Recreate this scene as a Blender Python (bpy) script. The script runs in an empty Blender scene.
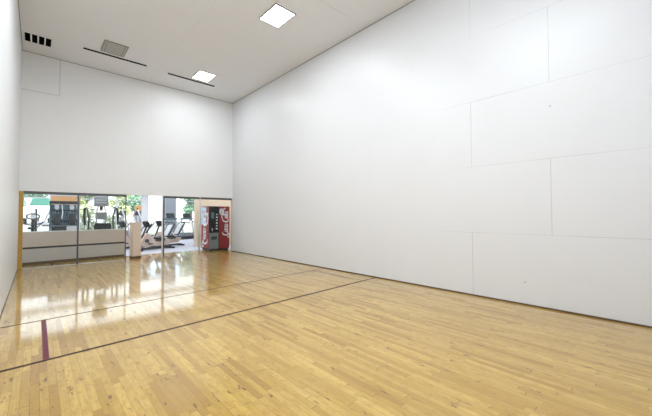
import bpy, bmesh, math, random
from mathutils import Vector, Matrix
random.seed(7)
SC = bpy.context.scene
COL = SC.collection
W, D, H = 6.096, 12.1, 5.915          # court width, depth, height
R = math.radians

# ---------------------------------------------------------------- materials
def nodes(name):
    m = bpy.data.materials.new(name); m.use_nodes = True
    nt = m.node_tree
    return m, nt, nt.nodes['Principled BSDF']

def mat(name, col, rough=.5, metal=0, spec=.5, var=.06, scale=9, emit=None, es=0):
    m, nt, b = nodes(name)
    n = nt.nodes.new('ShaderNodeTexNoise'); n.inputs['Scale'].default_value = scale
    n.inputs['Detail'].default_value = 3
    tc = nt.nodes.new('ShaderNodeTexCoord'); nt.links.new(tc.outputs['Object'], n.inputs['Vector'])
    mx = nt.nodes.new('ShaderNodeMix'); mx.data_type = 'RGBA'
    c = list(col) + [1]
    mx.inputs[6].default_value = [min(1, v * (1 - var)) for v in col] + [1]
    mx.inputs[7].default_value = [min(1, v * (1 + var)) for v in col] + [1]
    nt.links.new(n.outputs['Fac'], mx.inputs[0]); nt.links.new(mx.outputs[2], b.inputs['Base Color'])
    b.inputs['Roughness'].default_value = rough; b.inputs['Metallic'].default_value = metal
    b.inputs['Specular IOR Level'].default_value = spec
    if emit:
        b.inputs['Emission Color'].default_value = list(emit) + [1]
        b.inputs['Emission Strength'].default_value = es
    return m

class NT:
    """tiny helper for math node chains"""
    def __init__(s, nt): s.nt = nt
    def m(s, op, a, b=None, c=None, clamp=False):
        n = s.nt.nodes.new('ShaderNodeMath'); n.operation = op; n.use_clamp = clamp
        for i, v in enumerate((a, b, c)):
            if v is None: continue
            if isinstance(v, (int, float)): n.inputs[i].default_value = v
            else: s.nt.links.new(v, n.inputs[i])
        return n.outputs[0]
    def mix(s, f, a, b):
        n = s.nt.nodes.new('ShaderNodeMix'); n.data_type = 'RGBA'
        for i, v in ((0, f), (6, a), (7, b)):
            if isinstance(v, (int, float)): n.inputs[i].default_value = v
            elif isinstance(v, (tuple, list)): n.inputs[i].default_value = list(v) + [1]
            else: s.nt.links.new(v, n.inputs[i])
        return n.outputs[2]
    def vec(s, x, y, z=0):
        n = s.nt.nodes.new('ShaderNodeCombineXYZ')
        for i, v in enumerate((x, y, z)):
            if isinstance(v, (int, float)): n.inputs[i].default_value = v
            else: s.nt.links.new(v, n.inputs[i])
        return n.outputs[0]
    def xyz(s):
        tc = s.nt.nodes.new('ShaderNodeTexCoord'); sp = s.nt.nodes.new('ShaderNodeSeparateXYZ')
        s.nt.links.new(tc.outputs['Object'], sp.inputs[0]); s.obj = tc.outputs['Object']
        return sp.outputs
    def noise(s, v, scale, detail=3, rough=.5):
        n = s.nt.nodes.new('ShaderNodeTexNoise'); n.inputs['Scale'].default_value = scale
        n.inputs['Detail'].default_value = detail; n.inputs['Roughness'].default_value = rough
        s.nt.links.new(v, n.inputs['Vector']); return n.outputs['Fac']
    def white(s, v):
        n = s.nt.nodes.new('ShaderNodeTexWhiteNoise'); n.noise_dimensions = '3D'
        s.nt.links.new(v, n.inputs['Vector']); return n.outputs
    def ramp(s, f, stops):
        n = s.nt.nodes.new('ShaderNodeValToRGB'); e = n.color_ramp.elements
        while len(e) < len(stops): e.new(.5)
        for k, (p, c) in enumerate(stops): e[k].position = p; e[k].color = list(c) + [1]
        s.nt.links.new(f, n.inputs[0]); return n.outputs[0]
    def bump(s, h, st, dist, b):
        n = s.nt.nodes.new('ShaderNodeBump'); n.inputs['Strength'].default_value = st
        n.inputs['Distance'].default_value = dist
        s.nt.links.new(h, n.inputs['Height']); s.nt.links.new(n.outputs[0], b.inputs['Normal'])

FLOOR = dict(pale=(.57,.375,.088), mid=(.48,.30,.056), dark=(.36,.195,.03), fleck=(.11,.04,.008))
def wood_floor():
    m, nt, b = nodes('maple_floor'); t = NT(nt); x, y, z = t.xyz()
    bw, bl = .057, .75
    rx = t.m('DIVIDE', x, bw); row = t.m('FLOOR', rx); fx = t.m('FRACT', rx)
    w = t.white(t.vec(row, 3.7))
    ln = t.m('ADD', t.m('DIVIDE', y, bl), t.m('MULTIPLY', w[0], 9.0)) if False else t.m('ADD', t.m('DIVIDE', y, bl), t.m('MULTIPLY', w['Value'], 9.0))
    cell = t.m('FLOOR', ln); fy = t.m('FRACT', ln)
    cw = t.white(t.vec(row, cell, 1.3)); r = cw['Value']
    base = t.ramp(r, [(0, FLOOR['dark']), (.13, tuple((a+b)/2 for a,b in zip(FLOOR['dark'],FLOOR['mid']))), (.30, FLOOR['mid']), (.8, FLOOR['pale']), (1, tuple(min(1, v*1.1) for v in FLOOR['pale']))])
    # grain streaks inside each board
    g = t.noise(t.vec(t.m('MULTIPLY', x, 40), t.m('ADD', t.m('MULTIPLY', y, 2.2), t.m('MULTIPLY', r, 40)), r), 1.6, 5, .6)
    c = t.mix(t.m('MULTIPLY', t.m('SUBTRACT', g, .42, clamp=True), 1.6, clamp=True), base, FLOOR['dark'])
    # cloudy figure across the grain and tiny dark pores
    g2 = t.noise(t.vec(t.m('MULTIPLY', x, 22), t.m('ADD', t.m('MULTIPLY', y, 9), t.m('MULTIPLY', r, 17)), row), 1.0, 5, .7)
    c = t.mix(t.m('MULTIPLY', t.m('SUBTRACT', g2, .47, clamp=True), 2.6, clamp=True), c, tuple(v*.88 for v in FLOOR['dark']))
    # dark mineral flecks, some boards only
    f = t.noise(t.vec(t.m('ADD', t.m('MULTIPLY', x, 18), t.m('MULTIPLY', row, 5.1)), t.m('MULTIPLY', y, 5.2), r), 1.0, 4, .65)
    ff = t.m('MULTIPLY', t.m('SUBTRACT', f, .615, clamp=True), 14, clamp=True)
    c = t.mix(t.m('MULTIPLY', ff, .85), c, FLOOR['fleck'])
    # long slow patches
    p = t.noise(t.obj, .55, 3)
    c = t.mix(t.m('MULTIPLY', t.m('SUBTRACT', p, .5, clamp=True), .9, clamp=True), c, (.56,.35,.12))
    # joints
    e1 = t.m('LESS_THAN', t.m('MINIMUM', fx, t.m('SUBTRACT', 1, fx)), .018)
    e2 = t.m('LESS_THAN', t.m('MINIMUM', fy, t.m('SUBTRACT', 1, fy)), .003)
    e = t.m('MAXIMUM', e1, e2)
    gapn = t.m('ADD', .3, t.m('MULTIPLY', t.m('GREATER_THAN', t.white(t.vec(row, t.m('FLOOR', t.m('MULTIPLY', y, 1.1)), 8.8))['Value'], .75), .6))
    c = t.mix(t.m('MULTIPLY', e, gapn), c, (.10,.045,.012))
    nt.links.new(c, b.inputs['Base Color'])
    b.inputs['Specular IOR Level'].default_value = .1
    n2 = t.noise(t.obj, 5, 2)
    nt.links.new(t.m('ADD', .30, t.m('MULTIPLY', n2, .06)), b.inputs['Roughness'])
    b.inputs['Coat Weight'].default_value = 1.0
    b.inputs['Coat Roughness'].default_value = .075
    b.inputs['Coat IOR'].default_value = 1.56
    wv = t.noise(t.vec(t.m('MULTIPLY', x, 6), t.m('MULTIPLY', y, .8)), 1.0, 2)
    bp = nt.nodes.new('ShaderNodeBump'); bp.inputs['Strength'].default_value = .25; bp.inputs['Distance'].default_value = .002
    nt.links.new(t.m('ADD', wv, t.m('MULTIPLY', w['Value'], .15)), bp.inputs['Height'])
    nt.links.new(bp.outputs[0], b.inputs['Coat Normal']); nt.links.new(bp.outputs[0], b.inputs['Normal'])
    return m

def wall_panels(name, kind, col=(.772,.785,.812), rough=.38):
    """white coated court panels, butt joints drawn where the boards meet"""
    m, nt, b = nodes(name); t = NT(nt); x, y, z = t.xyz()
    def near(v, p, w): return t.m('LESS_THAN', t.m('ABSOLUTE', t.m('SUBTRACT', v, p)), w)
    fade = t.m('MULTIPLY', t.m('SUBTRACT', t.noise(t.obj, .9, 2), .36, clamp=True), 3.2, clamp=True)
    if kind == 'side':
        rz = t.m('DIVIDE', t.m('ADD', z, .055), 1.173); row = t.m('FLOOR', rz); fz = t.m('FRACT', rz)
        odd = t.m('MODULO', row, 2.0)
        ry = t.m('ADD', t.m('DIVIDE', t.m('ADD', y, 20 * 2.36 + 9.37), 2.36), t.m('MULTIPLY', t.m('SUBTRACT', 1, odd) if False else t.m('ABSOLUTE', t.m('SUBTRACT', odd, 0)), .5))
        fy = t.m('FRACT', ry)
        e1 = t.m('LESS_THAN', t.m('MINIMUM', fz, t.m('SUBTRACT', 1, fz)), .0042)
        e2 = t.m('LESS_THAN', t.m('MINIMUM', fy, t.m('SUBTRACT', 1, fy)), .0021)
        e = t.m('MULTIPLY', t.m('MAXIMUM', t.m('MULTIPLY', e1, .6), e2), t.m('ADD', .25, t.m('MULTIPLY', fade, .75)))
        far = t.m('ADD', .14, t.m('MULTIPLY', t.m('MULTIPLY', t.m('SUBTRACT', -8.6, y), 1.2, clamp=True), .86))
        e = t.m('MULTIPLY', e, far)
        # two screw holes
        for (sy, sz) in ((-10.557, 3.09), (-10.18, .362)):
            dd = t.m('ADD', t.m('POWER', t.m('ABSOLUTE', t.m('SUBTRACT', y, sy)), 2), t.m('POWER', t.m('ABSOLUTE', t.m('SUBTRACT', z, sz)), 2))
            e = t.m('MAXIMUM', e, t.m('LESS_THAN', dd, .00018))
    elif kind == 'back':
        a = t.m('MULTIPLY', near(x, .79, .010), t.m('GREATER_THAN', z, 4.86))
        c = t.m('MULTIPLY', near(z, 4.86, .010), t.m('LESS_THAN', x, .79))
        c2 = t.m('MULTIPLY', near(x, 3.15, .004), .35)
        e = t.m('MULTIPLY', t.m('MAXIMUM', t.m('MAXIMUM', a, c), c2), .65)
    elif kind == 'ceiling':
        a = t.m('MULTIPLY', near(y, -6.925, .007), t.m('ADD', .1, t.m('MULTIPLY', fade, .9)))
        a2 = t.m('MULTIPLY', near(y, -4.5, .004), .3)
        a3 = t.m('MULTIPLY', near(x, 3.05, .004), .3)
        e = t.m('MAXIMUM', a, t.m('MAXIMUM', a2, a3))
    smud = t.noise(t.obj, 1.3, 5, .6)
    c = t.mix(t.m('MULTIPLY', t.m('SUBTRACT', smud, .45, clamp=True), .35, clamp=True), col, tuple(v * .86 for v in col))
    c = t.mix(t.m('MULTIPLY', e, .5), c, (.20,.20,.21))
    nt.links.new(c, b.inputs['Base Color'])
    b.inputs['Roughness'].default_value = rough
    b.inputs['Specular IOR Level'].default_value = .5 if kind != 'ceiling' else .2
    t.bump(t.m('SUBTRACT', t.noise(t.obj, 1.1, 3), t.m('MULTIPLY', e, .5)), .35, .006, b)
    return m

def glass_mat(name='clear_glass', tint=(.955,.975,.975)):
    m = bpy.data.materials.new(name); m.use_nodes = True; nt = m.node_tree; nt.nodes.clear()
    o = nt.nodes.new('ShaderNodeOutputMaterial'); mx = nt.nodes.new('ShaderNodeMixShader')
    tr = nt.nodes.new('ShaderNodeBsdfTransparent'); gl = nt.nodes.new('ShaderNodeBsdfGlossy')
    fr = nt.nodes.new('ShaderNodeFresnel'); fr.inputs[0].default_value = 1.3
    tr.inputs[0].default_value = list(tint) + [1]; gl.inputs['Roughness'].default_value = .02
    nt.links.new(fr.outputs[0], mx.inputs[0]); nt.links.new(tr.outputs[0], mx.inputs[1])
    nt.links.new(gl.outputs[0], mx.inputs[2]); nt.links.new(mx.outputs[0], o.inputs[0])
    return m

M = dict(
    floor=wood_floor(),
    side=wall_panels('white_court_panel', 'side'),
    back=wall_panels('white_back_panel', 'back', (.85,.862,.878), .5),
    ceil=wall_panels('grey_white_ceiling', 'ceiling', (.84,.86,.90), .6),
    front=mat('white_front_panel', (.80,.80,.81), .35, var=.03, scale=1),
    black=mat('black_plastic', (.025,.027,.032), .45),
    gap=mat('black_slot', (.004,.004,.004), .9, spec=.0),  # near-black colour paints the unlit depth of slots and vent openings
    dgrey=mat('dark_grey_metal', (.11,.12,.125), .4, .6),
    grey=mat('grey_plastic', (.30,.31,.33), .45),
    lgrey=mat('light_grey_enamel', (.62,.63,.65), .35),
    white=mat('white_enamel', (.80,.81,.82), .35),
    steel=mat('brushed_steel', (.55,.57,.58), .28, .9, scale=40),
    yellow=mat('yellow_pine', (.50,.30,.06), .4, var=.18, scale=14),
    sill=mat('dark_baseboard_wood', (.12,.075,.035), .5, var=.25),
    tape=mat('dark_maroon_paint', (.035,.012,.010), .5, spec=.15),
    crimson=mat('crimson_paint', (.12,.004,.022), .4, spec=.3),
    brown=mat('brown_line_paint', (.06,.022,.010), .5, spec=.15),
    beige=mat('beige_paint', (.66,.53,.43), .6),
    beigew=mat('warm_beige_wall', (.72,.56,.42), .6),
    tan=mat('tan_bin_plastic', (.72,.60,.50), .45),
    pan1=mat('taupe_wall_panel', (.62,.53,.47), .45, scale=3),
    pan2=mat('stone_grey_wall_panel', (.55,.51,.49), .45, scale=3),
    carpet=mat('grey_carpet', (.46,.46,.52), .8, var=.12, scale=60),
    orange=mat('orange_paint', (.74,.40,.17), .5),
    column=mat('grey_column_paint', (.36,.38,.42), .6),
    red=mat('red_vinyl', (.28,.010,.016), .35),
    mach=mat('charcoal_enamel', (.012,.016,.018), .4, spec=.2),
    machlow=mat('grey_green_enamel', (.20,.235,.23), .35),
    scriptw=mat('white_script_vinyl', (.85,.85,.87), .4),
    skyb=mat('pale_blue_vinyl', (.45,.60,.78), .4),
    shroud=mat('champagne_shroud', (.62,.50,.42), .4),
    tealp=mat('blue_grey_metal', (.12,.19,.22), .4),
    leafA=mat('pale_green_leaves', (.46,.52,.28), .6, var=.5, scale=3),
    leafB=mat('deep_green_leaves', (.20,.34,.22), .6, var=.5, scale=3),
    bark=mat('grey_bark', (.22,.17,.13), .8, var=.3),
    asphalt=mat('pale_concrete', (.55,.55,.56), .8, scale=2),
    grass=mat('grass', (.22,.36,.10), .9, var=.4, scale=5),
    cream=mat('cream_stucco', (.75,.72,.68), .8),
    carw=mat('white_car_paint', (.80,.81,.83), .15),
    carr=mat('red_car_paint', (.55,.10,.12), .2),
    cglass=mat('green_reflection_glass', (.05,.14,.10), .4, spec=.15),  # green of reflected trees put into the glass colour
    rubber=mat('black_rubber', (.02,.02,.022), .7),
    glass=glass_mat(),
    lamp=mat('lit_diffuser', (.9,.9,.9), .5, emit=(.95,.98,1), es=9),
    unlit=mat('unlit_grey_diffuser', (.42,.42,.42), .5, var=.1, scale=30),
    vframe=mat('grey_fixture_rim', (.26,.26,.26), .5),
)

# ---------------------------------------------------------------- mesh helpers
class MB:
    def __init__(s): s.b = bmesh.new()
    def _x(s, vs, mtx): bmesh.ops.transform(s.b, matrix=mtx, verts=vs)
    def box(s, a, b, rot=None, bev=0):
        """axis box between corners a,b; rot = Euler degrees about its centre"""
        a, b = Vector(a), Vector(b); c = (a + b) / 2; d = b - a
        g = bmesh.ops.create_cube(s.b, size=1); vs = g['verts']
        mt = Matrix.Diagonal((abs(d.x), abs(d.y), abs(d.z), 1))
        rm = Matrix.Identity(4)
        if rot:
            from mathutils import Euler
            rm = Euler([R(v) for v in rot]).to_matrix().to_4x4()
        s._x(vs, Matrix.Translation(c) @ rm @ mt)
        if bev:
            es = list({e for v in vs for e in v.link_edges})
            bmesh.ops.bevel(s.b, geom=es, offset=bev, segments=2, affect='EDGES', profile=.6)
        return s
    def tube(s, pts, r, seg=8):
        pts = [Vector(p) for p in pts]; rings = []
        rr = r if isinstance(r, (list, tuple)) else [r] * len(pts)
        up = Vector((0, 0, 1)); pu = None
        for i, p in enumerate(pts):
            d = (pts[min(i+1, len(pts)-1)] - pts[max(i-1, 0)]).normalized()
            if pu is None: pu = d.cross(up) if abs(d.z) < .95 else d.cross(Vector((1, 0, 0)))
            pu = (pu - d * pu.dot(d)).normalized(); v = d.cross(pu)
            rings.append([s.b.verts.new(p + (pu * math.cos(k*2*math.pi/seg) + v * math.sin(k*2*math.pi/seg)) * rr[i]) for k in range(seg)])
        for a, b in zip(rings, rings[1:]):
            for k in range(seg): s.b.faces.new((a[k], a[(k+1) % seg], b[(k+1) % seg], b[k]))
        s.b.faces.new(rings[0][::-1]); s.b.faces.new(rings[-1]); return s
    def prism(s, outline, y0, y1, bev=0):
        """outline in (x,z), extruded along y"""
        A = [s.b.verts.new((x, y0, z)) for x, z in outline]; B = [s.b.verts.new((x, y1, z)) for x, z in outline]
        n = len(A); fs = [s.b.faces.new(A), s.b.faces.new(B[::-1])]
        for k in range(n): fs.append(s.b.faces.new((A[k], B[k], B[(k+1) % n], A[(k+1) % n])))
        if bev:
            bmesh.ops.bevel(s.b, geom=list({e for f in fs for e in f.edges}), offset=bev, segments=2, affect='EDGES', profile=.6)
        return s
    def disc(s, c, r, depth, axis='y', seg=20):
        c = Vector(c); ax = {'x': Vector((1,0,0)), 'y': Vector((0,1,0)), 'z': Vector((0,0,1))}[axis]
        return s.tube([c - ax*depth/2, c + ax*depth/2], r, seg)
    def blob(s, c, rad, sub=2, jag=.18, seed=0):
        rnd = random.Random(seed)
        g = bmesh.ops.create_icosphere(s.b, subdivisions=sub, radius=1)
        for v in g['verts']:
            v.co *= 1 + rnd.uniform(-jag, jag)
            v.co = Vector((v.co.x*rad[0], v.co.y*rad[1], v.co.z*rad[2])) + Vector(c)
        return s
    def leaves(s, c, rad, n, size, seed=0):
        rnd = random.Random(seed)
        for _ in range(n):
            d = Vector((rnd.gauss(0,1), rnd.gauss(0,1), rnd.gauss(0,1))).normalized() * (rnd.uniform(.55, 1.12))
            p = Vector((d.x*rad[0], d.y*rad[1], d.z*rad[2])) + Vector(c)
            u = Vector((rnd.gauss(0,1), rnd.gauss(0,1), rnd.gauss(0,1))).normalized()
            w = u.orthogonal().normalized(); k = size * rnd.uniform(.6, 1.4)
            s.b.faces.new([s.b.verts.new(q) for q in (p - u*k, p + w*k*.5, p + u*k, p - w*k*.5)])
        return s
    def build(s, name, m, parent=None, smooth=False, recalc=True):
        if recalc: bmesh.ops.recalc_face_normals(s.b, faces=s.b.faces)
        me = bpy.data.meshes.new(name); s.b.to_mesh(me); s.b.free()
        if smooth:
            for f in me.polygons: f.use_smooth = True
        me.materials.append(M[m] if isinstance(m, str) else m)
        o = bpy.data.objects.new(name, me); COL.objects.link(o)
        if parent: o.parent = parent
        return o

def thing(name, label, cat, loc=(0,0,0), rz=0, group=None):
    o = bpy.data.objects.new(name, None); COL.objects.link(o); o.empty_display_size = .2
    o.location = loc; o.rotation_euler = (0, 0, R(rz)); o['label'] = label; o['category'] = cat
    if group: o['group'] = group
    return o
def tag(o, label, cat, group=None, kind=None):
    o['label'] = label; o['category'] = cat
    if group: o['group'] = group
    if kind: o['kind'] = kind
    return o
def struct(o, label=None, cat=None):
    o['kind'] = 'structure'
    if label: o['label'] = label
    if cat: o['category'] = cat
    return o
def dup(root, loc, rz, label, group=None):
    r = root.copy(); COL.objects.link(r); r.location = loc; r.rotation_euler = (0, 0, R(rz)); r['label'] = label
    if group: r['group'] = group
    for ch in list(root.children):
        c = ch.copy(); COL.objects.link(c); c.parent = r
        for g in list(ch.children):
            d = g.copy(); COL.objects.link(d); d.parent = c
    return r

# ---------------------------------------------------------------- the court shell
struct(MB().box((-.2,-D-.2,-.12), (W+.2,1.25,0)).build('floor', 'floor'), 'golden maple strip floor of the court, glossy, with thin dark court lines', 'floor')
struct(MB().box((-.12,-D,0), (0,0,H)).build('wall_left', 'side'), 'glossy white panelled left wall of the court', 'wall')
struct(MB().box((W,-D,0), (W+.12,0,H)).build('wall_right', 'side'), 'long white panelled right wall with faint board joints', 'wall')
struct(MB().box((-.12,-D-.12,0), (W+.12,-D,H)).build('wall_front', 'front'), 'white front wall behind the viewpoint', 'wall')
struct(MB().box((-.12,0,2.10), (W+.12,.12,H)).build('wall_back', 'back'), 'white back wall above the glass partition', 'wall')
struct(MB().box((-.12,-D-.12,H), (W+.12,.12,H+.12)).build('ceiling', 'ceil'), 'high pale grey court ceiling', 'ceiling')
struct(MB().box((-.12,0,0), (0,.12,2.10)).box((W,0,0), (W+.12,.12,2.10)).build('trim_1', 'front'), 'white wall ends beside the glass partition', 'trim')
struct(MB().box((W-.012,-D,0), (W,0,.022)).build('baseboard_right', 'sill'), 'thin dark strip along the foot of the right wall', 'baseboard')
struct(MB().box((0,-D,0), (.010,0,.018)).build('baseboard_left', 'sill'), 'thin dark strip along the foot of the left wall', 'baseboard')
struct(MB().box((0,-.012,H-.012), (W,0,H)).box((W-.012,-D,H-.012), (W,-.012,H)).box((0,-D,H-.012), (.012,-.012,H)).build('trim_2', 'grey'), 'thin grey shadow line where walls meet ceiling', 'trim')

def line(name, p, q, w, m, label):
    p, q = Vector(p), Vector(q); d = (q - p).normalized(); n = Vector((-d.y, d.x)) * w / 2
    b = MB(); vs = []
    for zz in (0.0002, .0012):
        vs.append([b.b.verts.new((a.x, a.y, zz)) for a in (p+n, p-n, q-n, q+n)])
    b.b.faces.new(vs[0][::-1]); b.b.faces.new(vs[1])
    for k in range(4): b.b.faces.new((vs[0][k], vs[0][(k+1)%4], vs[1][(k+1)%4], vs[1][k]))
    struct(b.build(name, m), label, 'line')
line('trim_3', (.012,-7.55), (W-.014,-7.19), .045, 'tape', 'dark maroon line painted right across the floor, the nearer one')
line('trim_4', (.012,-5.93), (W-.014,-5.47), .030, 'brown', 'thin brown line painted across the floor, the farther one')
line('trim_5', (.452,-5.92), (.452,-7.49), .050, 'crimson', 'short crimson stripe joining both cross lines near the left wall')
line('trim_6', (5.62,-5.53), (5.62,-7.18), .028, 'brown', 'thin brown stripe joining both cross lines near the right wall')

# ---------------------------------------------------------------- glass partition
struct(MB().box((0,-.005,0), (.088,.115,2.095)).build('trim_7', 'yellow'), 'yellow wooden post at the left end of the glass', 'trim')
def pane(n, x0, x1, label, post_right=None, post_m='dgrey', sill=True, head=.075):
    g = MB().box((x0, .045, .02 if sill else .003), (x1, .057, 2.10-head)).build('window_%d' % n, 'glass'); struct(g, label, 'window')
    MB().box((x0, .02, 2.10-head), (x1, .085, 2.10)).build('head_channel', 'dgrey', g)
    if sill: MB().box((x0, .035, .0), (x1, .067, .02)).build('floor_channel', 'steel', g)
    if post_right:
        a, b = post_right
        MB().box((a, .01, 0), (b, .09, 2.10)).build('mullion', post_m, g)
    return g
pane(1, .088, 1.236, 'leftmost glass pane beside the yellow post', (1.236, 1.276))
pane(2, 1.276, 2.455, 'second glass pane from the left, before the open doorway', (2.455, 2.475))
g3 = pane(3, 3.60, 4.80, 'glass pane right of the open doorway', (4.80, 4.835), 'steel', False)
MB().box((3.555, .0, 0), (3.60, .09, 2.10)).build('door_post', 'dgrey', g3)
MB().box((3.535, .01, 0), (3.555, .09, 2.10)).build('door_stop', 'white', g3)
pane(4, 4.835, W-.03, 'rightmost glass pane in front of the drinks machine', (W-.03, W), 'beige', False)

# ---------------------------------------------------------------- ceiling fittings
def ceil_light(x, y, lit, label, name='ceiling_light', cat='light'):
    t = thing(name, label, cat, (x, y, H), 0, 'square court ceiling lights' if lit else None)
    w, d, f = .245, .325, .022
    fr = MB()
    fr.box((-w-f,-d-f,-.02), (w+f,-d,0)).box((-w-f,d,-.02), (w+f,d+f,0)).box((-w-f,-d,-.02), (-w,d,0)).box((w,-d,-.02), (w+f,d,0))
    fr.build('frame', 'vframe', t)
    MB().box((-w,-d,-.014), (w,d,-.002)).build('diffuser', 'lamp' if lit else 'unlit', t)
    return t
ceil_light(4.275, -5.875, True, 'bright square ceiling light nearest the viewer, high beside the right wall')
ceil_light(4.255, -1.70, True, 'bright square ceiling light near the back wall, behind the short black slot')
u = ceil_light(1.83, -1.77, False, 'grey unlit rectangular ceiling panel behind the long black slot', 'ceiling_panel', 'panel')
sl = MB().box((-.205,-.325,-.018), (-.185,.325,-.012)).box((.185,-.325,-.018), (.205,.325,-.012)).build('divider', 'vframe', u)

def slot(x0, x1, y, label):
    t = thing('ceiling_slot', label, 'air slot', ((x0+x1)/2, y, H), 0)
    w = (x1-x0)/2
    MB().box((-w,-.038,-.012), (w,.038,0)).build('opening', 'gap', t)
    MB().box((-w-.01,-.044,-.006), (w+.01,-.038,0)).box((-w-.01,.038,-.006), (w+.01,.044,0)).build('rim', 'grey', t)
slot(1.21, 2.71, -1.255, 'long black slot in the ceiling beside the grey panel')
slot(3.34, 4.83, -1.15, 'long thin black slot in the ceiling beside the lit square by the back wall')
v = thing('ceiling_vent', 'white ceiling vent with four black openings in the far left corner', 'vent', (.32, -.975, H))
vf = MB()
xs = [-.25, -.118, .012, .142]
vf.box((-.29,-.30,-.012), (.29,-.255,0)).box((-.29,.255,-.012), (.29,.30,0))
for a, b in ((-.29,-.25), (-.148,-.118), (-.018,.012), (.112,.142), (.245,.29)): vf.box((a,-.255,-.012), (b,.255,0))
vf.build('frame', 'ceil', v)
for a in xs: MB().box((a,-.255,-.005), (a+.103,.255,0)).build('opening', 'gap', v)

# ---------------------------------------------------------------- gym shell
struct(MB().box((-4,1.25,-.12), (14,13.4,-.001)).build('floor', 'carpet'), 'pale grey gym floor beyond the glass', 'floor')
struct(MB().box((-4,.12,3.1), (14,13.4,3.2)).build('ceiling', 'cream'), 'gym ceiling beyond the glass', 'ceiling')
struct(MB().box((-4.1,.12,-.12), (-4,13.4,3.2)).build('wall_left', 'cream'), 'gym side wall out of view', 'wall')
struct(MB().box((14,.12,-.12), (14.1,13.4,3.2)).build('wall_right', 'cream'), 'gym side wall far right', 'wall')
struct(MB().box((-4,0,-.12), (-.12,.12,3.2)).box((W+.12,0,-.12), (14,.12,3.2)).box((-.2,0.0,-.12),(-.12,1.25,0)).build('wall_front', 'cream'), 'gym wall either side of the court', 'wall')
struct(MB().box((W+.2,.12,-.12), (14,1.25,0)).box((-4,.12,-.12), (-.2,1.25,0)).build('trim_8', 'carpet'), 'gym floor beside the court entrance', 'trim')
# window front
def facade(n, x0, x1):
    g = MB().box((x0+.04,13.2,.05), (x1-.04,13.21,3.0)).build('window_%d' % n, 'glass')
    f = MB().box((x0,13.17,0), (x0+.05,13.25,3.1)).box((x1-.05,13.17,0), (x1,13.25,3.1)).box((x0+.05,13.17,0), (x1-.05,13.25,.07)).box((x0+.05,13.17,2.98), (x1-.05,13.25,3.1)).box((x0+.05,13.17,2.44), (x1-.05,13.23,2.5))
    f.build('window_frame', 'white', g); struct(g, 'tall gym shop-front window', 'window')
segs = [(-4,-1.6), (-1.6,.95), (2.3,4.3), (4.3,5.76), (6.12,7.3), (8.35,10.2), (10.2,12.1), (12.1,14)]
for k, (a, b) in enumerate(segs): facade(5+k, a, b)
struct(MB().box((.95,13.1,0), (2.3,13.3,3.1)).build('wall_back', 'white'), 'white wall between the gym windows', 'wall')
tag(MB().box((.97,13.05,2.10), (2.34,13.099,2.60)).build('orange_sign_panel', 'orange'), 'orange band on the white gym wall above the dark weight machine', 'panel')
struct(MB().box((5.76,13.1,0), (6.12,13.3,3.1)).build('trim_9', 'white'), 'white pier between gym windows', 'trim')
c = struct(MB().box((6.5,10.3,0), (7.15,10.9,3.1)).build('trim_10', 'column'), 'grey square column in the gym', 'column')
MB().box((6.72,10.28,1.42), (7.06,10.30,1.50)).build('switch_plate', 'white', c)
struct(MB().box((5.66,2.65,0), (5.96,2.95,3.1)).box((5.96,2.75,0), (9.2,2.95,3.1)).build('wall_back', 'beigew'), 'beige wall and pier behind the drinks machine', 'wall')

# low two-tone wall behind the left panes
lw = thing('low_wall', 'low taupe and grey partition wall behind the two left panes', 'low wall', (0, 0, 0))
def slant(y0, y1, za, zb, th, m, nm, off=0):
    b = MB(); P = [(-.5, y0-.05), (2.62, y1)]
    vs = []
    for zz in (za, zb):
        vs.append([b.b.verts.new(q) for q in ((P[0][0],P[0][1]+off,zz),(P[1][0],P[1][1]+off,zz),(P[1][0],P[1][1]+off+th,zz),(P[0][0],P[0][1]+off+th,zz))])
    b.b.faces.new(vs[0]); b.b.faces.new(vs[1])
    for k in range(4): b.b.faces.new((vs[0][k], vs[0][(k+1)%4], vs[1][(k+1)%4], vs[1][k]))
    return b.build(nm, m, lw)
slant(.72, 1.05, .085, .465, .10, 'pan2', 'lower_panel')
slant(.72, 1.05,   .52, .945, .10, 'pan1', 'upper_panel')
slant(.72, 1.05, .465, .52, .09, 'black', 'shadow_gap', .008)  # black strip stands in for the shade in the gap between panels
slant(.72, 1.05, .945, .965, .13, 'white', 'cap', -.015)
slant(.72, 1.05, 0, .085, .08, 'sill', 'kick_strip', .01)

# tan pedestal bin in the doorway
t = thing('waste_bin', 'tall narrow tan bin with a dark brown foot just inside the doorway', 'bin', (2.81, .38, 0), 8)
MB().box((-.125,-.14,.075), (.125,.14,1.17), bev=.012).build('body', 'tan', t)
MB().box((-.13,-.145,0), (.13,.145,.075), bev=.008).build('foot', 'sill', t)
MB().box((-.13,-.145,1.17), (.13,.145,1.20), bev=.008).build('lid', 'beige', t)

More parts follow.
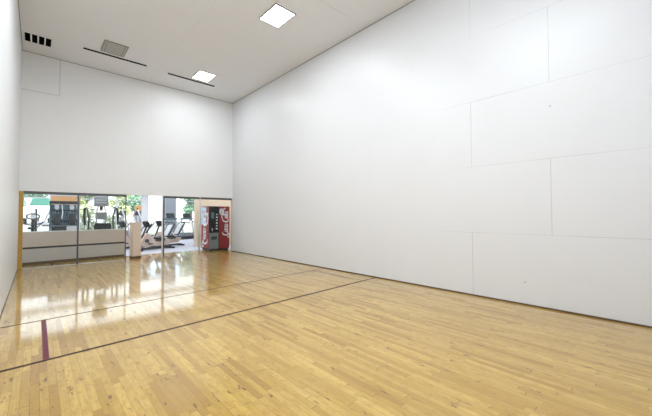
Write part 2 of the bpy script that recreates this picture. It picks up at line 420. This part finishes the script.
# ---------------------------------------------------------------- drinks machine
def ribbon(b, pts, w, to3d, n=None):
    """flat calligraphic stroke from 2-D points, slightly raised"""
    # Catmull-Rom smoothing
    P = [Vector(p) for p in pts]; Q = []
    for i in range(len(P)-1):
        p0, p1, p2, p3 = P[max(i-1,0)], P[i], P[i+1], P[min(i+2,len(P)-1)]
        for k in range(6):
            s = k/6; Q.append(.5*((2*p1)+(-p0+p2)*s+(2*p0-5*p1+4*p2-p3)*s*s+(-p0+3*p1-3*p2+p3)*s**3))
    Q.append(P[-1]); L = []; Rr = []
    for i, q in enumerate(Q):
        d = (Q[min(i+1,len(Q)-1)] - Q[max(i-1,0)])
        if d.length < 1e-6: d = Vector((1,0))
        d.normalize(); nn = Vector((-d.y, d.x))
        u = i/(len(Q)-1); ww = w * (.45 + .75*abs(d.y)) * min(1, .35 + 4*min(u, 1-u))
        L.append(b.b.verts.new(to3d(q + nn*ww/2))); Rr.append(b.b.verts.new(to3d(q - nn*ww/2)))
    for i in range(len(Q)-1): b.b.faces.new((L[i], L[i+1], Rr[i+1], Rr[i]))
def ell(cx, cy, rx, ry, a0, a1, n=12):
    return [(cx+rx*math.cos(R(a0+(a1-a0)*k/n)), cy+ry*math.sin(R(a0+(a1-a0)*k/n))) for k in range(n+1)]
def script_strokes():
    S = []
    S.append(ell(1.05,1.25,.80,1.15,55,310) + [(2.3,.1)])                 # C
    S.append([(1.6,.0),(.6,-.45),(-.2,-.5),(-.5,-.05),(-.1,.3)])          # curl under the first C
    S.append(ell(2.35,.85,.42,.62,100,455)); S.append([(2.35,1.45),(2.75,1.5),(3.05,1.2)])
    S.append(ell(3.45,.85,.45,.62,50,320) + [(4.0,.5)])                   # c
    S.append(ell(4.5,.85,.45,.62,60,400)); S.append([(4.98,1.5),(4.92,.6),(5.1,.22),(5.45,.55)])  # a
    S.append([(5.45,.95),(6.0,1.0)])                                      # hyphen
    S.append(ell(7.15,1.25,.85,1.2,60,305) + [(8.2,.2)])                  # C
    S.append([(7.6,2.25),(8.1,2.75),(9.0,2.55),(10.0,2.75)])              # flying ribbon of the second C
    S.append(ell(8.55,.85,.42,.62,100,455)); S.append([(8.55,1.45),(9.0,1.4)])
    S.append([(9.1,.9),(9.65,2.0),(9.55,2.4),(9.25,2.1),(9.25,.6),(9.5,.22),(9.85,.6)])  # l
    S.append(ell(10.25,.85,.45,.62,60,400)); S.append([(10.73,1.5),(10.67,.6),(10.85,.22),(11.3,.65)])  # a
    return S
vm = thing('vending_machine', 'red and black cola vending machine with white script, behind the rightmost pane', 'vending machine', (5.41, .60, 0))
mw, md, mh = .85, .80, 1.79
MB().box((0,.03,.07), (mw,md,mh), bev=.012).build('cabinet', 'mach', vm)
MB().box((.03,.05,0), (mw-.03,md-.03,.07)).build('plinth', 'black', vm)
side = MB().box((-.008,.04,.10), (0.0,md-.02,mh-.02)).build('side_panel', 'red', vm)
MB().box((-.010,.30,1.05), (-.0081,md-.03,mh-.04)).build('blue_panel', 'skyb', side)
low = MB().box((.01,.0,.08), (.385,.03,.72), bev=.006).build('lower_panel', 'machlow', vm)
MB().box((.08,-.012,.45), (.31,0,.58), bev=.004).build('delivery_flap', 'black', low)
disp = MB().box((.01,.0,.725), (.385,.03,mh-.01), bev=.006).build('display_panel', 'mach', vm)
for k in range(6):
    bt = MB(); z0 = .86+k*.115
    bt.box((.27,-.008,z0), (.34,0,z0+.05), bev=.003); bt.build('selection_button', 'lgrey' if k % 2 else 'scriptw', disp)
MB().box((.07,-.006,1.30), (.19,0,1.55)).build('price_card', 'tealp', disp)
MB().box((.10,-.010,.80), (.15,0,.92), bev=.003).build('coin_slot', 'steel', disp)
door = MB().box((.39,-.015,.08), (mw-.005,.03,mh-.01), bev=.01).build('door', 'red', vm)
MB().box((.39,-.02,.08), (.402,-.015,mh-.02)).build('edge_strip', 'black', door)
b = MB(); sc = .098
for s in script_strokes():
    s = [(x+y*.22, y) for x, y in s]
    ribbon(b, s, .46, lambda q: (.79 - q.y*sc*1.06 , -.018, .57 + q.x*sc*.92))
b.build('script_lettering', 'scriptw', door, recalc=False)
b = MB()      # melting-ice splash at the top left of the door
for pts in ([(.31,1.50),(.36,1.60),(.43,1.58),(.48,1.68)], [(.31,1.58),(.38,1.68),(.46,1.66),(.56,1.72)], [(.33,1.46),(.42,1.50),(.50,1.60)]):
    ribbon(b, pts, .07, lambda q: (q.x+.10, -.0185, q.y))
b.build('splash_mark', 'scriptw', door, recalc=False)
b = MB(); sc = .135
for s in script_strokes():
    s = [(x+y*.22, y) for x, y in s]
    ribbon(b, s, .55, lambda q: (-.012, .24 + (q.y)*sc*1.35*-1 + .36, .22 + q.x*sc*.92))
b.build('side_script_lettering', 'scriptw', side, recalc=False)

# ---------------------------------------------------------------- gym machines
def stair_climber(loc, rz, label):
    t = thing('stair_climber', label, 'exercise machine', loc, rz)
    MB().box((-.42,-.55,0), (.42,.65,.12), bev=.02).build('base', 'grey', t)
    MB().prism([(-.20,.12),(.30,.12),(.30,1.08),(.26,1.16),(-.16,1.16),(-.20,1.08)], -.42, -.05, .02).build('body', 'black', t)
    for k in range(4): MB().box((-.30,-.02+k*.14,.72-k*.17), (.30,.13+k*.14,.75-k*.17), bev=.006).build('step', 'rubber', t)
    for s in (-1, 1):
        MB().tube([(s*.36,-.3,.12), (s*.36,-.32,.9), (s*.34,-.36,1.3), (s*.40,-.38,1.68)], .028).build('upright', 'dgrey', t, True)
        MB().tube([(s*.40,-.38,1.68), (s*.47,-.2,1.66), (s*.50,.2,1.38), (s*.50,.5,1.1)], .036).build('handrail', 'black', t, True)
        MB().tube([(s*.12,-.35,1.12), (s*.16,-.37,1.45), (s*.08,-.38,1.75)], .022).build('strut', 'white', t, True)
    MB().tube([(-.40,-.38,1.68), (0,-.40,1.60), (.40,-.38,1.68)], .02).build('crossbar', 'white', t, True)
    MB().box((-.15,-.42,1.28), (.15,-.36,1.55), bev=.02).build('tread_guard', 'grey', t)
    MB().box((-.05,-.40,1.60), (.05,-.36,1.80)).build('neck', 'black', t)
    c = MB().box((-.21,-.46,1.74), (.21,-.36,2.10), (-12,0,0), .03).build('console', 'grey', t)
    MB().box((-.15,-.475,1.86), (.15,-.46,1.90), (-12,0,0)).build('console_vent', 'steel', c)
    MB().box((-.15,-.49,1.94), (.15,-.474,1.98), (-12,0,0)).build('console_vent', 'steel', c)
    return t
stair_climber((2.07, 2.05, 0), -8, 'tall stair climber with square grey console behind the second glass pane')

def elliptical(loc, rz, label, arm='white', group=None):
    t = thing('elliptical_trainer', label, 'exercise machine', loc, rz, group)
    MB().box((-.06,-.95,.03), (.06,.85,.11), bev=.01).box((-.3,-.95,0), (.3,-.85,.08), bev=.01).box((-.3,.78,0), (.3,.88,.08), bev=.01).build('base', 'dgrey', t)
    b = MB(); b.disc((0,-.55,.42), .32, .16, 'x', 24); b.build('flywheel_cover', 'grey', t)
    MB().tube([(0,-.5,.4), (0,-.35,1.0), (0,-.28,1.45)], .04).build('mast', 'lgrey', t, True)
    MB().box((-.15,-.33,1.42), (.15,-.25,1.64), (20,0,0), .02).build('console', 'black', t)
    for s in (-1, 1):
        MB().tube([(s*.24,-.50,.45), (s*.25,-.40,1.0), (s*.24,-.2,1.45), (s*.22,-.10,1.72)], .034).build('arm', arm, t, True)
        MB().tube([(s*.22,-.14,1.60), (s*.215,-.08,1.80)], .03).build('grip', 'black', t, True)
        MB().tube([(s*.2,-.55,.30+s*.12), (s*.2,.72,.22)], .028).build('pedal_rail', 'steel', t, True)
        MB().box((s*.2-.08,.1,.32), (s*.2+.08,.48,.36), bev=.01).build('pedal', 'black', t)
    return t
e1 = elliptical((2.95, 4.9, 0), 118, 'elliptical trainer with white slanting arms at the right of the second pane', group='elliptical trainers')
dup(e1, (3.95, 6.7, 0), 118, 'elliptical trainer further back, seen through the doorway beside the tan bin', 'elliptical trainers')

def upright_bike(loc, rz, label):
    t = thing('exercise_bike', label, 'exercise machine', loc, rz)
    MB().box((-.26,-.5,0), (.26,-.42,.07), bev=.01).box((-.26,.42,0), (.26,.5,.07), bev=.01).box((-.05,-.45,.03), (.05,.45,.10), bev=.01).build('base', 'dgrey', t)
    MB().prism([(-.06,.1),(.06,.1),(.06,.62),(-.06,.70)], -.38, .22, .02).build('housing', 'black', t)
    MB().tube([(0,-.25,.6), (0,-.33,1.28)], .05).build('mast', 'black', t, True)
    MB().tube([(0,.18,.6), (0,.26,.93)], .03).build('seat_post', 'steel', t, True)
    MB().prism([(-.12,.93),(.12,.93),(.10,1.0),(-.10,1.0)], .12, .40, .02).build('saddle', 'black', t)
    MB().tube([(-.26,-.1,1.20), (-.24,-.34,1.14), (0,-.36,1.08), (.24,-.34,1.14), (.26,-.1,1.20)], .022).build('handlebar', 'black', t, True)
    b = MB(); b.tube([(.17*math.cos(a*math.pi/10), -.38, 1.40+.10*math.sin(a*math.pi/10)) for a in range(21)], .028, 6); b.build('console_ring', 'dgrey', t, True)
    MB().disc((0,-.37,1.40), .085, .03, 'y', 18).build('console', 'lgrey', t)
    return t
upright_bike((.25, 4.0, 0), 2, 'dark upright exercise bike with a round console behind the leftmost pane')

# cable tower (thin dark pole with white arms) beside the bike
t = thing('cable_machine', 'slim dark cable post with pale arms between the bike and the dark weight machine', 'exercise machine', (.50, 5.9, 0))
MB().box((-.3,-.3,0), (.3,.3,.08), bev=.01).build('base', 'dgrey', t)
MB().tube([(-.16,0,.08), (-.16,0,1.72)], .035).build('post', 'black', t, True)
MB().tube([(-.16,0,.9), (.1,-.1,1.2), (.28,-.15,1.68)], .03).build('arm', 'lgrey', t, True)
MB().tube([(-.16,0,.7), (.05,.0,.45), (.25,0,.1)], .03).build('arm', 'black', t, True)
MB().box((.02,-.2,.98), (.34,.02,1.06), bev=.02).build('pad', 'grey', t)

def multigym(loc, rz, label):
    t = thing('multi_gym', label, 'exercise machine', loc, rz)
    for x in (-.62, -.05, .62):
        MB().box((x-.035,-.035,0), (x+.035,.035,2.0)).build('upright', 'tealp', t)
    MB().box((-.66,-.05,1.90), (.66,.05,2.02), bev=.01).build('top_beam', 'black', t)
    MB().box((-.68,-.5,0), (.68,.4,.07), bev=.01).build('base', 'dgrey', t)
    MB().box((-.60,.24,.9), (.60,.27,1.88)).build('rear_guard', 'tealp', t)
    for z in (1.18, 1.62): MB().box((-.62,-.04,z), (.62,.0,z+.05)).build('crossbeam', 'black', t)
    for x in (-.34, .32):
        w = MB()
        for k in range(9): w.box((x-.13,.05,.10+k*.10), (x+.13,.20,.185+k*.10))
        w.build('weight_stack', 'black', t)
        for s in (-.07, .07): MB().tube([(x+s,.12,.1), (x+s,.12,1.92)], .012).build('guide_rod', 'steel', t, True)
        MB().box((x-.14,-.30,1.05), (x+.14,-.18,1.50), (-12,0,0), .03).build('back_pad', 'black', t)
        MB().box((x-.17,-.62,.62), (x+.17,-.20,.72), bev=.03).build('seat', 'black', t)
        MB().tube([(x,-.4,.07), (x,-.38,.64)], .04).build('seat_post', 'white', t, True)
        for s in (-1, 1):
            MB().tube([(x+s*.22,-.02,1.86), (x+s*.24,-.30,1.55), (x+s*.17,-.52,1.22)], .022).build('lever', 'white' if s > 0 else 'black', t, True)
            MB().tube([(x+s*.17,-.54,1.30), (x+s*.17,-.54,1.12)], .03).build('grip', 'black', t, True)
        MB().disc((x,-.04,1.76), .10, .05, 'y', 18).build('pulley', 'lgrey', t)
        MB().tube([(x-.2,-.45,1.66), (x,-.5,1.60), (x+.2,-.45,1.66)], .02).build('pull_bar', 'black', t, True)
    return t
mg = multigym((1.20, 5.0, 0), 0, 'dark multi-station weight machine below the orange band, behind the leftmost pane')
mg.scale = (.72, .8, 1)
t = thing('weight_bench', 'low black padded bench in front of the dark weight machine', 'bench', (1.10, 2.8, 0), 0)
MB().box((-.36,-.17,.84), (.36,.17,1.07), bev=.03).build('pad', 'black', t)
MB().box((.04,-.20,.87), (.34,-.171,1.05), bev=.01).build('end_cushion', 'lgrey', t)
for x in (-.3, .3): MB().box((x-.03,-.03,.05), (x+.03,.03,.84)).build('leg', 'dgrey', t)
MB().box((-.36,-.25,0), (.36,.25,.05), bev=.01).build('foot', 'dgrey', t)

def recumbent(loc, rz, label, group):
    """profile runs along x: pedals at -x, seat back at +x"""
    t = thing('recumbent_bike', label, 'exercise machine', loc, rz, group)
    MB().box((-.75,-.06,.03), (.80,.06,.10), bev=.01).box((-.75,-.27,0), (-.65,.27,.07), bev=.01).box((.70,-.27,0), (.80,.27,.07), bev=.01).build('base', 'black', t)
    MB().prism([(-.70,.30),(-.42,.68),(-.30,.70),(.02,.34),(.05,.20),(-.45,.10)], -.09, .09, .02).build('pedal_housing', 'shroud', t)
    MB().prism([(.02,.14),(.62,.16),(.78,.34),(.70,.38),(.30,.34),(.0,.34)], -.08, .08, .015).build('seat_rail', 'shroud', t)
    cr = MB(); cr.disc((-.40,0,.40), .07, .30, 'y', 16); cr.tube([(-.40,-.14,.40), (-.30,-.15,.28)], .018); cr.tube([(-.40,.14,.40), (-.50,.15,.52)], .018)
    cr = cr.build('crank', 'dgrey', t)
    MB().box((-.36,-.27,.25), (-.24,-.16,.29)).build('pedal', 'black', cr); MB().box((-.56,.16,.50), (-.44,.27,.54)).build('pedal', 'black', cr)
    MB().tube([(-.62,0,.16), (-.52,0,.55), (-.34,0,.98)], .032).build('mast', 'black', t, True)
    MB().box((-.40,-.14,.94), (-.30,.14,1.20), (0,-28,0), .02).build('console', 'black', t)
    MB().tube([(-.36,-.22,.90), (-.20,-.22,1.06), (-.14,-.22,1.16)], .02).build('handlebar', 'dgrey', t, True)
    MB().tube([(-.36,.22,.90), (-.20,.22,1.06), (-.14,.22,1.16)], .02).build('handlebar', 'dgrey', t, True)
    MB().box((.10,-.20,.44), (.50,.20,.53), (0,-6,0), .03).build('seat', 'black', t)
    MB().box((.14,-.12,.34), (.42,.12,.44)).build('seat_carriage', 'dgrey', t)
    MB().tube([(.48,-.19,.50), (.62,-.19,.70), (.84,-.19,1.05)], .035).build('back_bar', 'black', t, True)
    MB().tube([(.48,.19,.50), (.62,.19,.70), (.84,.19,1.05)], .035).build('back_bar', 'black', t, True)
    MB().box((.62,-.15,.50), (.68,.15,1.04), (0,31,0), .02).build('backrest', 'lgrey', t)
    MB().tube([(.12,-.26,.66), (.22,-.26,.50), (.40,-.26,.48)], .02).build('side_handle', 'white', t, True)
    return t
g = 'recumbent bikes seen through the doorway'
r1 = recumbent((3.98, 2.80, 0), 22, 'recumbent exercise bike with tan housing seen in the open doorway, nearest of the three', g)
dup(r1, (4.72, 3.80, 0), 22, 'recumbent exercise bike behind the doorway post, rightmost of the three', g)
dup(r1, (3.3, 3.75, 0), 22, 'recumbent exercise bike behind the tan bin, leftmost of the three', g)

def treadmill(loc, rz, label, group):
    t = thing('treadmill', label, 'exercise machine', loc, rz, group)
    MB().box((-.40,-.85,.06), (.40,.95,.20), bev=.02).build('deck', 'black', t)
    MB().box((-.36,-.95,.04), (.36,-.60,.32), bev=.03).build('motor_hood', 'grey', t)
    for s in (-1, 1):
        MB().tube([(s*.38,-.55,.1), (s*.38,-.72,.75), (s*.36,-.80,1.20)], .04).build('upright', 'lgrey', t, True)
        MB().tube([(s*.38,-.76,1.0), (s*.38,-.2,1.0), (s*.38,.1,.95)], .028).build('handrail', 'black', t, True)
    MB().box((-.42,-.86,1.14), (.42,-.72,1.26), bev=.02).build('console_base', 'tealp', t)
    MB().box((-.26,-.84,1.24), (.26,-.76,1.55), (18,0,0), .02).build('console', 'black', t)
    MB().box((-.36,-.6,.0), (.36,.9,.06)).build('frame', 'dgrey', t)
    return t
g = 'treadmills in the far corner of the gym'
tm = treadmill((6.72, 8.5, 0), 196, 'treadmill beyond the glass, beside the grey column, left one of the two', g)
dup(tm, (7.66, 8.4, 0), 196, 'treadmill beyond the glass, beside the beige pier, right one of the two', g)

t = thing('sign_stand', 'grey freestanding sign with an orange top seen through the doorway', 'sign', (5.05, 10.8, 0), 0)
MB().box((-.17,-.05,.05), (.17,.05,1.72), bev=.01).build('board', 'column', t)
MB().box((-.175,-.055,1.72), (.175,.055,2.04), bev=.01).build('header', 'orange', t)
MB().box((-.22,-.2,0), (.22,.2,.05)).build('foot', 'dgrey', t)

# ---------------------------------------------------------------- outdoors
struct(MB().box((-30,13.4,-.3), (45,15.6,-.02)).build('ground', 'grass'), 'grass strip outside the gym windows', 'ground')
struct(MB().box((-30,15.6,-.3), (45,50,.9)).build('ground', 'asphalt'), 'raised pale parking area outside', 'ground')
def car(loc, rz, paint, label):
    t = thing('car', label, 'car', loc, rz)
    body = [(-2.2,.35),(-2.2,.80),(-2.05,.95),(-1.15,1.05),(1.55,1.08),(2.15,1.0),(2.25,.75),(2.25,.35)]
    MB().prism(body, -.88, .88, .05).build('body', paint, t)
    cab = [(-1.15,1.04),(-.35,1.62),(.2,1.72),(1.0,1.68),(1.75,1.20),(1.9,1.06)]
    k = MB().prism(cab, -.72, .72, .05).build('cabin', paint, t)
    win = [(-.92,1.10),(-.25,1.55),(.25,1.62),(.95,1.58),(1.50,1.14)]
    MB().prism(win, -.735, .735).build('side_window', 'cglass', k)
    MB().box((-.60,-.62,-.02), (.36,.62,.02), (0,33,0)).build('windshield', 'cglass', k).location = (1.52,0,1.475)
    for v in k.children[-1].data.vertices:
        if v.co.x < -.1: v.co.y *= .62
    for x in (-1.35, 1.35):
        for s in (-1, 1): 
            w = MB().disc((x, s*.80, .34), .34, .20, 'y', 24).build('wheel', 'rubber', t)
            MB().disc((x, s*.91, .34), .19, .03, 'y', 16).build('hub_cap', 'steel', w)
    return t
car((.42, 18.2, .9), -84, 'carw', 'white car with dark windows parked outside the left gym window')
def tree(loc, h, rad, leaf, label, seed, group='trees outside'):
    rnd = random.Random(seed)
    t = thing('tree', label, 'tree', loc, 0, group)
    b = MB().tube([(0,0,0), (.05,0,h*.35), (0,.05,h*.62)], [.14,.11,.06])
    for k in range(5):
        a = k*1.3; b.tube([(0,0,h*(.3+.05*k)), (math.cos(a)*rad*.5, math.sin(a)*rad*.5, h*(.55+.05*k))], [.05,.02], 6)
    b.build('trunk', 'bark', t, True)
    c = MB()
    for k in range(9):
        p = (rnd.uniform(-.55,.55)*rad, rnd.uniform(-.5,.5)*rad, h*.62 + rnd.uniform(-.32,.32)*h)
        r = rad*rnd.uniform(.32,.5)
        c.leaves(p, (r,r,r*.9), 330, .10, seed*31+k)
    c.build('crown', leaf, t, recalc=False)
    return t
def shrub(loc, rad, leaf, label, seed, group='shrubs outside the gym windows'):
    t = thing('shrub', label, 'shrub', loc, 0, group)
    MB().leaves((0,0,rad[2]*.9), rad, 1100, .07, seed).build('foliage', leaf, t, recalc=False)
    MB().tube([(0,0,0), (0,0,rad[2]*.9)], [.04,.02], 6).build('stem', 'bark', t, True)
    return t
tree((2.9, 17.0, .9), 3.0, 1.0, 'leafA', 'pale green leafy tree outside, left behind the stair climber', 3)
tree((5.3, 17.4, .9), 3.0, 1.0, 'leafA', 'pale green leafy tree outside, right behind the stair climber', 5)
tree((7.0, 21.5, .9), 3.6, 1.2, 'leafB', 'deeper green tree outside, seen through the open doorway', 8)
tree((10.6, 17.4, .9), 3.2, 1.0, 'leafB', 'deeper green tree outside beyond the treadmills', 11)
tree((.4, 24.0, .9), 3.4, 1.7, 'leafB', 'dark tree far behind the white car', 14)
shrub((2.7, 14.5, -.02), (.72,.4,.95), 'leafA', 'rounded pale shrub outside, left of the stair climber', 21)
shrub((4.3, 14.5, -.02), (.7,.4,.85), 'leafA', 'rounded pale shrub outside, right of the stair climber', 22)
bl = thing('building', 'pale stucco building across the parking area', 'building', (10, 34, .9))
MB().box((-22,0,0), (22,6,3.2)).build('wall', 'cream', bl)
MB().box((-22.3,-.4,3.2), (22.3,6,3.5)).build('roof', 'lgrey', bl)
for k in range(12):
    w = MB().box((-20+k*3.4,-.05,.8), (-18.2+k*3.4,0,2.4)).build('window', 'lgrey', bl)
    MB().box((-20.06+k*3.4,-.08,.72), (-18.14+k*3.4,-.05,.8)).build('sill', 'white', w)

# ---------------------------------------------------------------- light
def area(name, loc, sx, sy, power, rot=(0,0,0), col=(.89,.95,1)):
    l = bpy.data.lights.new(name, 'AREA'); l.shape = 'RECTANGLE'; l.size = sx; l.size_y = sy; l.energy = power; l.color = col
    o = bpy.data.objects.new(name, l); o.location = loc; o.rotation_euler = [R(v) for v in rot]; COL.objects.link(o); return o
P = 46
for (x, y, k, w) in ((1.82,-5.875,1.7,.65), (2.2,-9.9,2.5,2.0)): area('court_lamp_fill', (x,y,H-.02), w, w, P*k)  # unseen lamps out of frame; the broad second one is added soft fill
for (x, y, k) in ((4.275,-5.875,.32), (4.255,-1.70,.42)): area('court_lamp_fill', (x,y,H-.025), .49, .65, P*k)
for y, w in ((2.0, 2.2), (6.0, 3.4), (10.6, 3.4)): area('gym_fill', (4.5, y, 3.05), 14, w, 180)  # added unseen fill panels, oversized for a broad white floor reflection
sun = bpy.data.lights.new('sun', 'SUN'); sun.energy = 4.5; sun.angle = R(1); sun.color = (1,.96,.9)
so = bpy.data.objects.new('sun', sun); so.rotation_euler = (R(38), 0, R(-35)); COL.objects.link(so)
wd = bpy.data.worlds.new('sky'); SC.world = wd; wd.use_nodes = True; nt = wd.node_tree
bg = nt.nodes['Background']; sk = nt.nodes.new('ShaderNodeTexSky'); sk.sky_type = 'NISHITA'; sk.sun_disc = False
sk.sun_elevation = R(50); sk.sun_rotation = R(200); sk.air_density = 1; sk.dust_density = 3
nt.links.new(sk.outputs[0], bg.inputs[0]); bg.inputs[1].default_value = .4

# ---------------------------------------------------------------- camera
cx, dist, cz, yaw, f, cy, _, u0, pit, rol = 0.360957, 11.73765, 1.440487, .743857, 314.1817, 206.677, 0, 325.991, .0254051, .00222323
s, c = math.sin(yaw), math.cos(yaw)
fw = Vector((s*math.cos(pit), c*math.cos(pit), math.sin(pit)))
up = Vector((-s*math.sin(pit), -c*math.sin(pit), math.cos(pit))); ri = Vector((c, -s, 0))
ri, up = ri*math.cos(rol) - up*math.sin(rol), ri*math.sin(rol) + up*math.cos(rol)
cam = bpy.data.cameras.new('camera'); co = bpy.data.objects.new('camera', cam); COL.objects.link(co)
mt = Matrix((ri, up, -fw)).transposed().to_4x4(); mt.translation = (cx, -dist, cz); co.matrix_world = mt
cam.sensor_width = 36; cam.lens = f/652*36; cam.shift_y = (cy-208)/652; cam.clip_start = .02; cam.clip_end = 300
SC.camera = co
SC.view_settings.view_transform = 'Standard'; SC.view_settings.look = 'None'
SC.view_settings.gamma = 1; SC.view_settings.use_curve_mapping = False
SC.view_settings.exposure = 0.75
